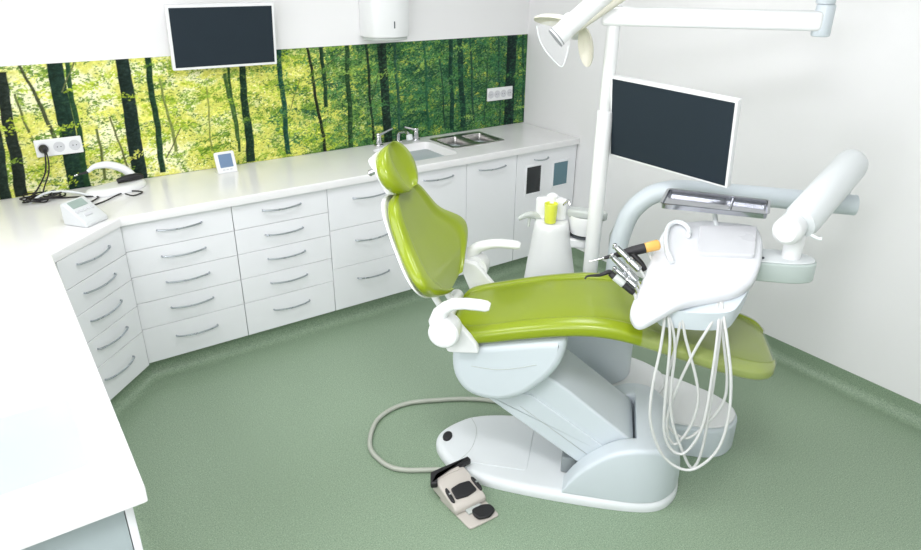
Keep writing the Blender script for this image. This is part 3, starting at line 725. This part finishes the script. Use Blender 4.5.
# cup
cp = build('drinking_cup', lathe((-.160, .565, .897), (0, 0, 1), [(0, .024), (.003, .027), (.09, .031), (.092, .031), (.092, .029), (.075, .028), (.072, .002)], 28), YELLOW, at=(-.160, .565, .897))
tag(cp, 'bright yellow cup standing on top of the white cuspidor column', 'cup')

# ------------------------------------------------------------------ operating light
lg = thing('operating_light', 'white dental operating light with clear shield hanging from the pole arm', 'dental lamp', (.80, .5, 1.945))
build('swing_arm', MB().add(rp(rpoly(rect(.06, .84, 1.95, 2.0), .02), .46, .53, .012, 3, XZ)).add(tube([(.80, .49, 1.935), (.80, .49, 1.96)], .045, 24)), WHITE, lg)
build('knuckle', lathe((.08, .45, 1.93), (0, 0, 1), [(0, .03), (.01, .038), (.09, .038), (.1, .03)], 28), UNIT, lg)
p1 = Vector((-0.171, 0.370, 1.724)); p0 = Vector((.08, .44, 1.955)); ddr = (p1-p0).normalized()
build('head_arm', MB().add(tube([p0, p0+ddr*.1, p1], [.032, .036, .039], 22)).add(cyl(p1, p1+ddr*.004, .03)), WHITE, lg)
build('arm_cover', tube([p0+Vector((.03, .01, -.05)), p1+Vector((.05, .01, .02))], .018, 16), CREAM, lg)
build('vent', MB().add(lathe(p1+ddr*.001, ddr, [(0, .0395), (.003, .0398), (.004, .0395)], 24)).add(lathe(p1+ddr*-.010, ddr, [(0, .0395), (.003, .0400), (.004, .0395)], 24)), DARK, lg, label='dark vent slots')
def dish(c, d, rx, ry, th=.03, dep=.03):
    return lathe(c, d, [(0, .02), (dep*.1, .35), (dep*.4, .75), (dep*.8, .97), (dep, 1.0), (dep+.004, .995), (dep, .9), (dep*.5, .6), (dep*.4, .1)], 36, rx, ry)
def dish(c, d, r, dep, sx=1, sy=1):
    return lathe(c, d, [(0, r*.05), (dep*.1, r*.4), (dep*.4, r*.75), (dep*.8, r*.95), (dep, r), (dep+.004, r*.99), (dep, r*.93), (dep*.5, r*.6), (dep*.4, r*.05)], 36, sx, sy)
build('reflector', dish((-0.18, .47, 1.80), (-.1, -.35, -.93), .075, .025, .8, 1.2), CREAM, lg, label='cream upper reflector')
build('reflector', dish((-0.042, .46, 1.693), (-.62, -.75, -.25), .05, .025, .75, 1.6), CREAM, lg, label='cream side reflector')
build('lamp_head', MB().add(lathe((-.10, .52, 1.79), (-.45, -.5, -.7), [(0, .03), (.02, .05), (.05, .058), (.07, .05), (.08, .03)], 32)), WHITE, lg)
shp = rpoly([(-.245, 1.775), (-.20, 1.79), (-.11, 1.78), (-.115, 1.66), (-.14, 1.625), (-.205, 1.67)], .02, 4)
build('shield', rp(shp, .315, .319, .001, 1, lambda u, v, h: (u, h+(u+.2)**2*2, v)), SHIELD, lg, label='clear plastic shield')
build('shield_rim', tube([(-.245, .33, 1.77), (-.225, .325, 1.71), (-.185, .32, 1.66), (-.14, .32, 1.625), (-.125, .325, 1.66), (-.12, .33, 1.70)], .0022, 8), SATIN, lg)

# ------------------------------------------------------------------ monitor at the pole
FR[0] = W
yaw, rx, ro = -1.44, .187, -.043
R_ = Vector((cos(yaw), sin(yaw), 0)); Nn = Vector((sin(yaw), -cos(yaw), 0)); U_ = Vector((0, 0, 1))*cos(rx)+Nn*sin(rx)
R2 = R_*cos(ro)+U_*sin(ro); U2 = U_*cos(ro)-R_*sin(ro)
mo = thing('monitor', 'large dark monitor with white frame mounted on the pole of the unit', 'monitor', (-1.10, -2.12, 1.2))
cM = Vector((-1.159, -2.224, 1.396))+R_*.004
N2, mpM = screen(mo, cM, R2, U2, .545, .345, .010, .028)
build('mount', MB().add(rp(rpoly(rect(-.06, .06, -.06, .06), .01), -.045, -.027, .004, 3, mpM)).add(tube([mpM(0, 0, -.04), mpM(-.02, -.02, -.10), mpM(-.16, -.03, -.10), mpM(-.26, -.03, -.04)], .016, 14)), UNIT, mo)
FR[0] = K

# ------------------------------------------------------------------ delivery console
dl = thing('delivery_console', 'white dentist console with touch panel on a jointed arm over the chair seat', 'dental console', (.45, -.1, .9))
top = Vector((1.01, .46, 1.275)); low = Vector((.765, .10, 1.135))
build('riser', MB().add(cyl((1.02, .49, 1.15), (1.02, .49, 1.235), .022)), UNIT, dl)
dv = (low-top).normalized()
L_ = (low-top).length
build('spring_arm', lathe(top-dv*.035, dv, [(0, .03), (.006, .048), (.02, .060), (.05, .066), (L_+.0, .068), (L_+.03, .06)], 36, .95, 1), SATIN, dl)
build('knuckle', lathe((low.x-.055, low.y-.07, low.z-.012), (.45, .9, 0), [(0, .035), (.008, .047), (.02, .052), (.12, .052), (.135, .046), (.14, .03)], 36), WHITE, dl)
build('lock_lever', tube([(.80, .05, 1.115), (.82, .04, 1.108), (.835, .035, 1.108)], [.007, .006, .007], 10), SATIN, dl)
build('neck', cyl((.765, .10, 1.0), (.765, .10, 1.10), .034), WHITE, dl)
bk = build('bracket_arm', rp(rpoly([(.40, .03), (.78, .03), (.85, .06), (.86, .12), (.80, .17), (.40, .17)], .05, 6), .925, 1.0, .008, 4), BRACK, dl, label='sage grey bracket')
build('cap', rp(rpoly([(.42, .035), (.77, .035), (.845, .065), (.85, .12), (.79, .165), (.42, .165)], .05, 6), 1.0, 1.006, .003, 3), SATIN, bk)
build('screw', cyl((.66, .06, 1.005), (.66, .06, 1.012), .005, bev=.001, n=12), DARK, bk)
# upper shell: swept slab following a dropping outline
def ztop(x, y): return 1.035+.32*(y-.0)*(1 if y < 0 else .75)-.05*sstep(.36, .18, x)*sstep(.0, -.3, y)
ol = rpoly([(0.2928, 0.0998, 1.0588), (0.3242, 0.1717, 1.0761), (0.4572, 0.2182, 1.0873), (0.6548, 0.2120, 1.0858), (0.6628, 0.1083, 1.0607), (0.6387, -0.0262, 1.0262), (0.6014, -0.1230, 0.9955), (0.5465, -0.1840, 0.9760), (0.4562, -0.2201, 0.9643), (0.3766, -0.2501, 0.9547), (0.3116, -0.2900, 0.9331), (0.2180, -0.3337, 0.8837), (0.1870, -0.2611, 0.9040), (0.2357, -0.1154, 0.9850)], [.03, .03, .05, .02, .05, .06, .06, .06, .06, .06, .05, .012, .012, .05], 5)
def shell(P, t, r, dz=0, seg=4):
    return rp(P, -t, 0, r, seg, lambda u, v, h: (u, v, ztop(u, v)+dz+h), r0=.004)
def gridshell(P, t, r, dz=0):
    """rim rings plus radial interior so the bent top shades smoothly"""
    P = ccw(P); cx = sum(p[0] for p in P)/len(P); cy = sum(p[1] for p in P)/len(P); n = len(P)
    rings = [([(cx+(p[0]-cx)*k, cy+(p[1]-cy)*k) for p in inset(P, .006)], -t) for k in (.05, .5)]
    rings += [(inset(P, .005), -t), (inset(P, .0), -t+.005)]
    for k in range(5):
        a = pi/2*k/4; rings.append((inset(P, r*(1-cos(a))), -r*(1-sin(a))))
    I = inset(P, r)
    rings += [([(cx+(p[0]-cx)*k, cy+(p[1]-cy)*k) for p in I], 0) for k in (.8, .6, .4, .2, .05)]
    return ring_loft([[(p[0], p[1], ztop(p[0], p[1])+dz+h) for p in Q] for Q, h in rings])
build('upper_shell', gridshell(ol, .035, .014), CONS, dl, 60)
olb = crom([(.27, -.20), (.33, -.27), (.50, -.26), (.56, -.20), (.62, -.05), (.63, .10), (.5, .16), (.34, .14), (.28, .0)], 6, True)
R = []
for k, dz in ((.86, -.105), (.93, -.1), (.96, -.06), (.97, -.03)):
    R.append([(.45+(p[0]-.45)*k, -.06+(p[1]+.06)*k, ztop(p[0], p[1])+dz) for p in olb])
build('lower_shell', ring_loft(R), UNIT, dl, 50)
pn = rpoly([(0.4345, 0.1534, 1.0717), (0.6469, 0.1773, 1.0774), (0.6131, -0.0140, 1.0302), (0.4133, -0.0246, 1.0269)], .012, 5)
build('touch_panel', rp(pn, -.002, .013, .004, 3, lambda u, v, h: (u, v, ztop(u, v)+h)), KEY, dl, label='pale grey keypad panel')
build('grab_handle', tube([(0.3265, -0.0833, 1.0194), (0.3102, -0.0222, 1.0397), (0.3086, 0.0631, 1.0619), (0.3215, 0.1312, 1.0782), (0.3484, 0.1621, 1.0857), (0.3776, 0.1526, 1.0834), (0.3941, 0.1147, 1.0743), (0.3884, 0.0743, 1.0648)], .009, 12), SATIN, dl)
build('tray_post', MB().add(cyl((.50, .16, 1.07), (.50, .32, 1.114), .009)).add(box(.44, .54, .22, .34, 1.112, 1.127, .003)), SATIN, dl)
# tray
ty = thing('instrument_tray', 'shallow stainless steel tray on the support above the console', 'tray', (.5, .28, 1.13))
R = []
tc_ = [(0.2832, 0.1776, 1.1400), (0.6679, 0.1415, 1.1400), (0.7036, 0.3161, 1.1400), (0.3248, 0.3835, 1.1400)]
Pt = ccw(rpoly([q[:2] for q in tc_], .018, 5))
rings = [(inset(Pt, .012), 1.128), (inset(Pt, .004), 1.130), (inset(Pt, .002), 1.148), (Pt, 1.150), (inset(Pt, -.004), 1.151), (inset(Pt, -.004), 1.1525), (Pt, 1.153), (inset(Pt, .005), 1.150), (inset(Pt, .007), 1.134), (inset(Pt, .014), 1.131)]
build('tray_pan', ring_loft([[(p[0], p[1], z) for p in Q] for Q, z in rings]), TRAYM, ty)
cA = (Vector(tc_[0])*.35+Vector(tc_[1])*.65); cB = (Vector(tc_[3])*.35+Vector(tc_[2])*.65)
build('divider', tube([cA+Vector((0, .012, .003)), cB+Vector((0, -.012, .003))], .004, 8), TRAYM, ty)

# ------------------------------------------------------------------ instruments, each with its hose
def inst(name, label, axis, segs, hose, m=HPMETAL, extra=None):
    a = Vector(axis[0]); b = Vector(axis[1])
    t = thing(name, label, 'dental handpiece', tuple(b), 'instruments in the console holder')
    d = b-a; L = d.length
    build('body', lathe(a, d, [(q*L, r) for q, r in segs], 20), m, t)
    if extra:
        for nm, me_, mm in extra(a, d.normalized(), L): build(nm, me_, mm, t)
    build('hose', tube(hose, .0052, 10, 6), HOSE, t)
tips = [[(0.1258, -0.1000, 1.0651), (0.2158, -0.1400, 1.0016)], [(0.1179, -0.1400, 1.0421), (0.2082, -0.1700, 0.9714)], [(0.1325, -0.1600, 1.0018), (0.2060, -0.1900, 0.9571)], [(0.1119, -0.2000, 1.0057), (0.1997, -0.2200, 0.9472)], [(0.0883, -0.0800, 1.0104), (0.2299, -0.0500, 1.0511)]]
HS = [[(0.2158, -0.1400, 1.0016), (0.2458, -0.1400, 0.9516), (0.2726, -0.2213, 0.8844), (0.3032, -0.2650, 0.9079), (0.3066, -0.2900, 0.7928), (0.2954, -0.3200, 0.6262), (0.3086, -0.3300, 0.4855), (0.3747, -0.3300, 0.3494), (0.4677, -0.3300, 0.3114), (0.5433, -0.3300, 0.4066), (0.5634, -0.3200, 0.5415), (0.5490, -0.3100, 0.6981), (0.5179, -0.2800, 0.8342), (0.4967, -0.2400, 0.9180), (0.4956, -0.2000, 0.9361)],
      [(0.2082, -0.1700, 0.9714), (0.2382, -0.1700, 0.9214), (0.2746, -0.2285, 0.8821), (0.3103, -0.2600, 0.9062), (0.3348, -0.2800, 0.8107), (0.3449, -0.3000, 0.6204), (0.3584, -0.3100, 0.4570), (0.3973, -0.3100, 0.3740), (0.4466, -0.3100, 0.3736), (0.4870, -0.3100, 0.5003), (0.4875, -0.3000, 0.7233), (0.4855, -0.2700, 0.8633), (0.4848, -0.2300, 0.9191), (0.4859, -0.2000, 0.9350)],
      [(0.2060, -0.1900, 0.9571), (0.2360, -0.1900, 0.9071), (0.2762, -0.2300, 0.8799), (0.3141, -0.2600, 0.9028), (0.3552, -0.2700, 0.7878), (0.3638, -0.2850, 0.6133), (0.3832, -0.2900, 0.4906), (0.4353, -0.2900, 0.3650), (0.4813, -0.2900, 0.2901), (0.5039, -0.2900, 0.3771), (0.5017, -0.2900, 0.5954), (0.4965, -0.2750, 0.7894), (0.4935, -0.2400, 0.9176), (0.4924, -0.2000, 0.9357)],
      [(0.1997, -0.2200, 0.9472), (0.2297, -0.2200, 0.8972), (0.2995, -0.2250, 0.8854), (0.3532, -0.2550, 0.9087), (0.3893, -0.2650, 0.8092), (0.4419, -0.2750, 0.6685), (0.4630, -0.2750, 0.5707), (0.4513, -0.2750, 0.4599), (0.4135, -0.2750, 0.3769), (0.3803, -0.2750, 0.4121), (0.3690, -0.2750, 0.4995), (0.3822, -0.2750, 0.6095), (0.4233, -0.2700, 0.7767), (0.4647, -0.2550, 0.8836), (0.4772, -0.2300, 0.9259), (0.4854, -0.1800, 0.9328)],
      [(0.2299, -0.0500, 1.0511), (0.2599, -0.0500, 1.0011), (0.3126, -0.1800, 0.9118), (0.3571, -0.2500, 0.9066), (0.3596, -0.2620, 0.7838), (0.3485, -0.2650, 0.6612), (0.3518, -0.2650, 0.5553), (0.3761, -0.2650, 0.4491), (0.4393, -0.2650, 0.4010), (0.4893, -0.2650, 0.4455), (0.5474, -0.2620, 0.5620), (0.5478, -0.2600, 0.6660), (0.5166, -0.2560, 0.8008), (0.4889, -0.2400, 0.9056), (0.4854, -0.1800, 0.9328)]]
std = [(0, .007), (.03, .0105), (.5, .0115), (.55, .0135), (.97, .013), (1, .009)]
def turb(a, d, L):
    u = Vector((0, 0, 1))
    return [('head', MB().add(cyl(a-d*.006-u*.010, a-d*.006+u*.008, .0075, bev=.002, n=18)), CHROME), ('collar', lathe(a+d*L*.52, d, [(0, .0138), (.01, .0142), (.012, .0135)], 18), CHROME)]
inst('turbine_handpiece', 'steel handpiece pointing up nearest the amber tipped curing light', tips[0], std, HS[0], extra=turb)
inst('turbine_handpiece', 'steel handpiece in the middle of the row in the console holder', tips[1], std, HS[1], extra=turb)
inst('turbine_handpiece', 'steel handpiece lowest of the three beside the black air syringe', tips[2], std, HS[2], extra=turb)
def syr(a, d, L):
    n_ = [(0.0286, -0.2400, 0.9919), (0.0378, -0.2350, 1.0021), (0.0783, -0.2200, 1.0034), (0.1080, -0.2050, 1.0113), (0.1228, -0.2000, 0.9991)]
    return [('nozzle', tube(n_, [.003, .0035, .006, .0085, .010], 12), BLACK), ('button_plate', lathe(a+d*.02, d, [(0, .0125), (.002, .0135), (.04, .0135), (.042, .012)], 16), GREYP)]
inst('air_water_syringe', 'black angled air and water syringe pointing down over the seat', tips[3], [(0, .010), (.1, .012), (.9, .012), (1, .010)], HS[3], BLACK, syr)
def cure(a, d, L):
    return [('light_tip', lathe(a-d*.055, d, [(0, .002), (.03, .0025), (.055, .0045)], 12), CHROME), ('amber_cap', lathe(a+d*(L-.002), d, [(0, .013), (.004, .0185), (.048, .020), (.053, .017), (.056, .012)], 20), GOLD),
            ('grip', tube([a+d*L*.62, a+d*L*.70+Vector((.03, -.02, -.035)), a+d*L*.70+Vector((.05, -.03, -.06))], [.012, .012, .010], 14), BLACK)]
inst('curing_light', 'black pistol shaped curing light with amber end above the handpieces', tips[4], [(0, .006), (.2, .0075), (.4, .012), (.7, .018), (1, .0185)], HS[4], BLACK, cure)

# ------------------------------------------------------------------ foot pedal
fpd = thing('foot_pedal', 'grey and black foot control on the floor in front of the chair base', 'foot pedal', (-.38, -.30, 0))
c0 = Vector((-.461, -.25, 0)); du = Vector((.70, .714, 0)).normalized(); dw = Vector((.714, -.70, 0)).normalized()
mpF = lambda u, v, h: tuple(c0+du*u+dw*v+Vector((0, 0, h)))
build('plate', rp(rpoly([(-.075, .06), (.07, .06), (.075, .27), (-.065, .27)], .015), .0005, .010, .003, 3, mpF), BEIGE, fpd)
mpS = lambda u, v, h: mpF(h, u, v)
pf = rpoly([(.01, .011), (.185, .011), (.185, .035), (.16, .05), (.11, .06), (.05, .074), (.018, .076)], .008, 3)
build('body', rp(pf, -.076, .072, .008, 3, mpS), BEIGE, fpd)
build('bar', MB().add(rp(rpoly([(-.105, .045), (-.07, -.014), (.115, -.014), (.115, .012), (-.055, .016), (-.08, .058)], .006, 3), .058, .086, .006, 3, mpF)), BLACK, fpd, label='black lift bar')
build('bar_post', box(0, .001, 0, .001, 0, .001, .0001) if False else rp(rpoly(rect(-.07, .05, .0, .03), .005), .02, .08, .003, 3, mpF), BEIGE, fpd)
build('rocker', rp(rpoly([(-.045, .100), (0, .094), (.045, .100), (.050, .150), (0, .158), (-.050, .150)], .008, 3), 0, .010, .004, 3, lambda u, v, h: mpF(u, v, .0625-(v-.1)*.24+h)), BLACK, fpd, label='black rocker')
for s in (-1, 1):
    k = build('side_button', rp(crom([(s*.057, .095), (s*.07, .10), (s*.073, .15), (s*.06, .155)], 4, True), 0, .010, .003, 3, lambda u, v, h: mpF(u, v, .0635-(v-.1)*.24+h)), BLACK, fpd, label='black side button')
    build('stud', cyl(mpF(s*.064, .125, .068), mpF(s*.064, .125, .074), .005, bev=.001, n=12), CHROME, k)
build('tread', rp(rpoly([(-.01, .198), (.04, .198), (.07, .215), (.07, .25), (.03, .268), (-.015, .255), (-.02, .225)], .012, 3), .012, .026, .005, 3, mpF), BLACK, fpd, label='black foot tread')
build('tread_arm', rp(rpoly(rect(-.03, .04, .18, .21), .004), .0105, .02, .003, 3, mpF), GREYP, fpd)
build('hose', tube([(-0.4494, -0.2004, 0.0110), (-0.5050, -0.1867, 0.0120), (-0.5675, -0.2009, 0.0120), (-0.6503, -0.2194, 0.0120), (-0.7292, -0.2101, 0.0120), (-0.8200, -0.1433, 0.0110), (-0.8625, -0.0598, 0.0120), (-0.8785, 0.0740, 0.0120), (-0.8419, 0.1793, 0.0120), (-0.7639, 0.2570, 0.0120), (-0.6258, 0.3142, 0.0120), (-0.4822, 0.3553, 0.0120), (-0.3325, 0.3634, 0.0120), (-0.2050, 0.3402, 0.0120)], .0105, 14, 6), PEDC, fpd)

# ------------------------------------------------------------------ light and camera
FR[0] = W
def area_light(name, loc, rot, sx, sy, e, col=(1, 1, 1)):
    l = bpy.data.lights.new(name, 'AREA'); l.shape = 'RECTANGLE'; l.size = sx; l.size_y = sy; l.energy = e; l.color = col
    o = bpy.data.objects.new(name, l); C.objects.link(o); o.location = loc; o.rotation_euler = rot; return o
for (y0, y1), e in (((-4.6, -2.75), 42), ((-2.55, -.8), 24)):
    area_light('window_daylight', (XL-.14, (y0+y1)/2, 1.75), (0, radians(-90), 0), 1.15, (y1-y0), e, (.975, .96, 1))
EMI = bpy.data.materials.new('added_fill_diffuser'); EMI.use_nodes = True  # glowing face of the added fill panels
eb = EMI.node_tree.nodes['Principled BSDF']; eb.inputs['Emission Color'].default_value = (1, 1, 1, 1); eb.inputs['Emission Strength'].default_value = 3
for (x, y, e), lab in zip(((-2.8, -1.7, 11), (-1.3, -1.7, 11), (-2.8, -3.4, 34)), ('by the mural and the window', 'over the dental chair', 'towards the front wall')):  # unseen ceiling panels, added to brighten and balance the room
    ct = thing('added_fill_panel', 'unseen square white fill panel added '+lab, 'added fill light', (x, y, 2.8), 'added fill panels')
    build('frame', box(x-.31, x+.31, y-.31, y+.31, 2.77, 2.799, .004), WHITE, ct)
    build('diffuser', box(x-.29, x+.29, y-.29, y+.29, 2.765, 2.771, .001), EMI, ct)
    area_light('added_fill_light', (x, y, 2.755), (0, 0, 0), .58, .58, e, (.975, .96, 1))
wd = bpy.data.worlds.new('World'); bpy.context.scene.world = wd; wd.use_nodes = True
bg = wd.node_tree.nodes['Background']; bg.inputs[0].default_value = (.97, .985, 1, 1); bg.inputs[1].default_value = 1.6
cam = bpy.data.cameras.new('camera'); co = bpy.data.objects.new('camera', cam); C.objects.link(co)
cam.sensor_width = 36; cam.lens = 685.5488*36/921; cam.clip_start = .02
rr, uu, ff = Vector((0.8192, -0.5734, 0.0089)), Vector((0.2315, 0.3449, 0.9097)), Vector((0.5247, 0.7431, -0.4152))
M = Matrix((rr, uu, -ff)).transposed().to_4x4(); M.translation = Vector((-3.3541, -3.9492, 1.9880)); co.matrix_world = M
sc = bpy.context.scene; sc.camera = co
sc.view_settings.view_transform = 'Standard'; sc.view_settings.look = 'None'; sc.view_settings.gamma = 1
sc.view_settings.use_curve_mapping = False; sc.view_settings.exposure = -0.12
sc.cycles.use_denoising = True
for o in bpy.data.objects:
    if '_m' in o: del o['_m']
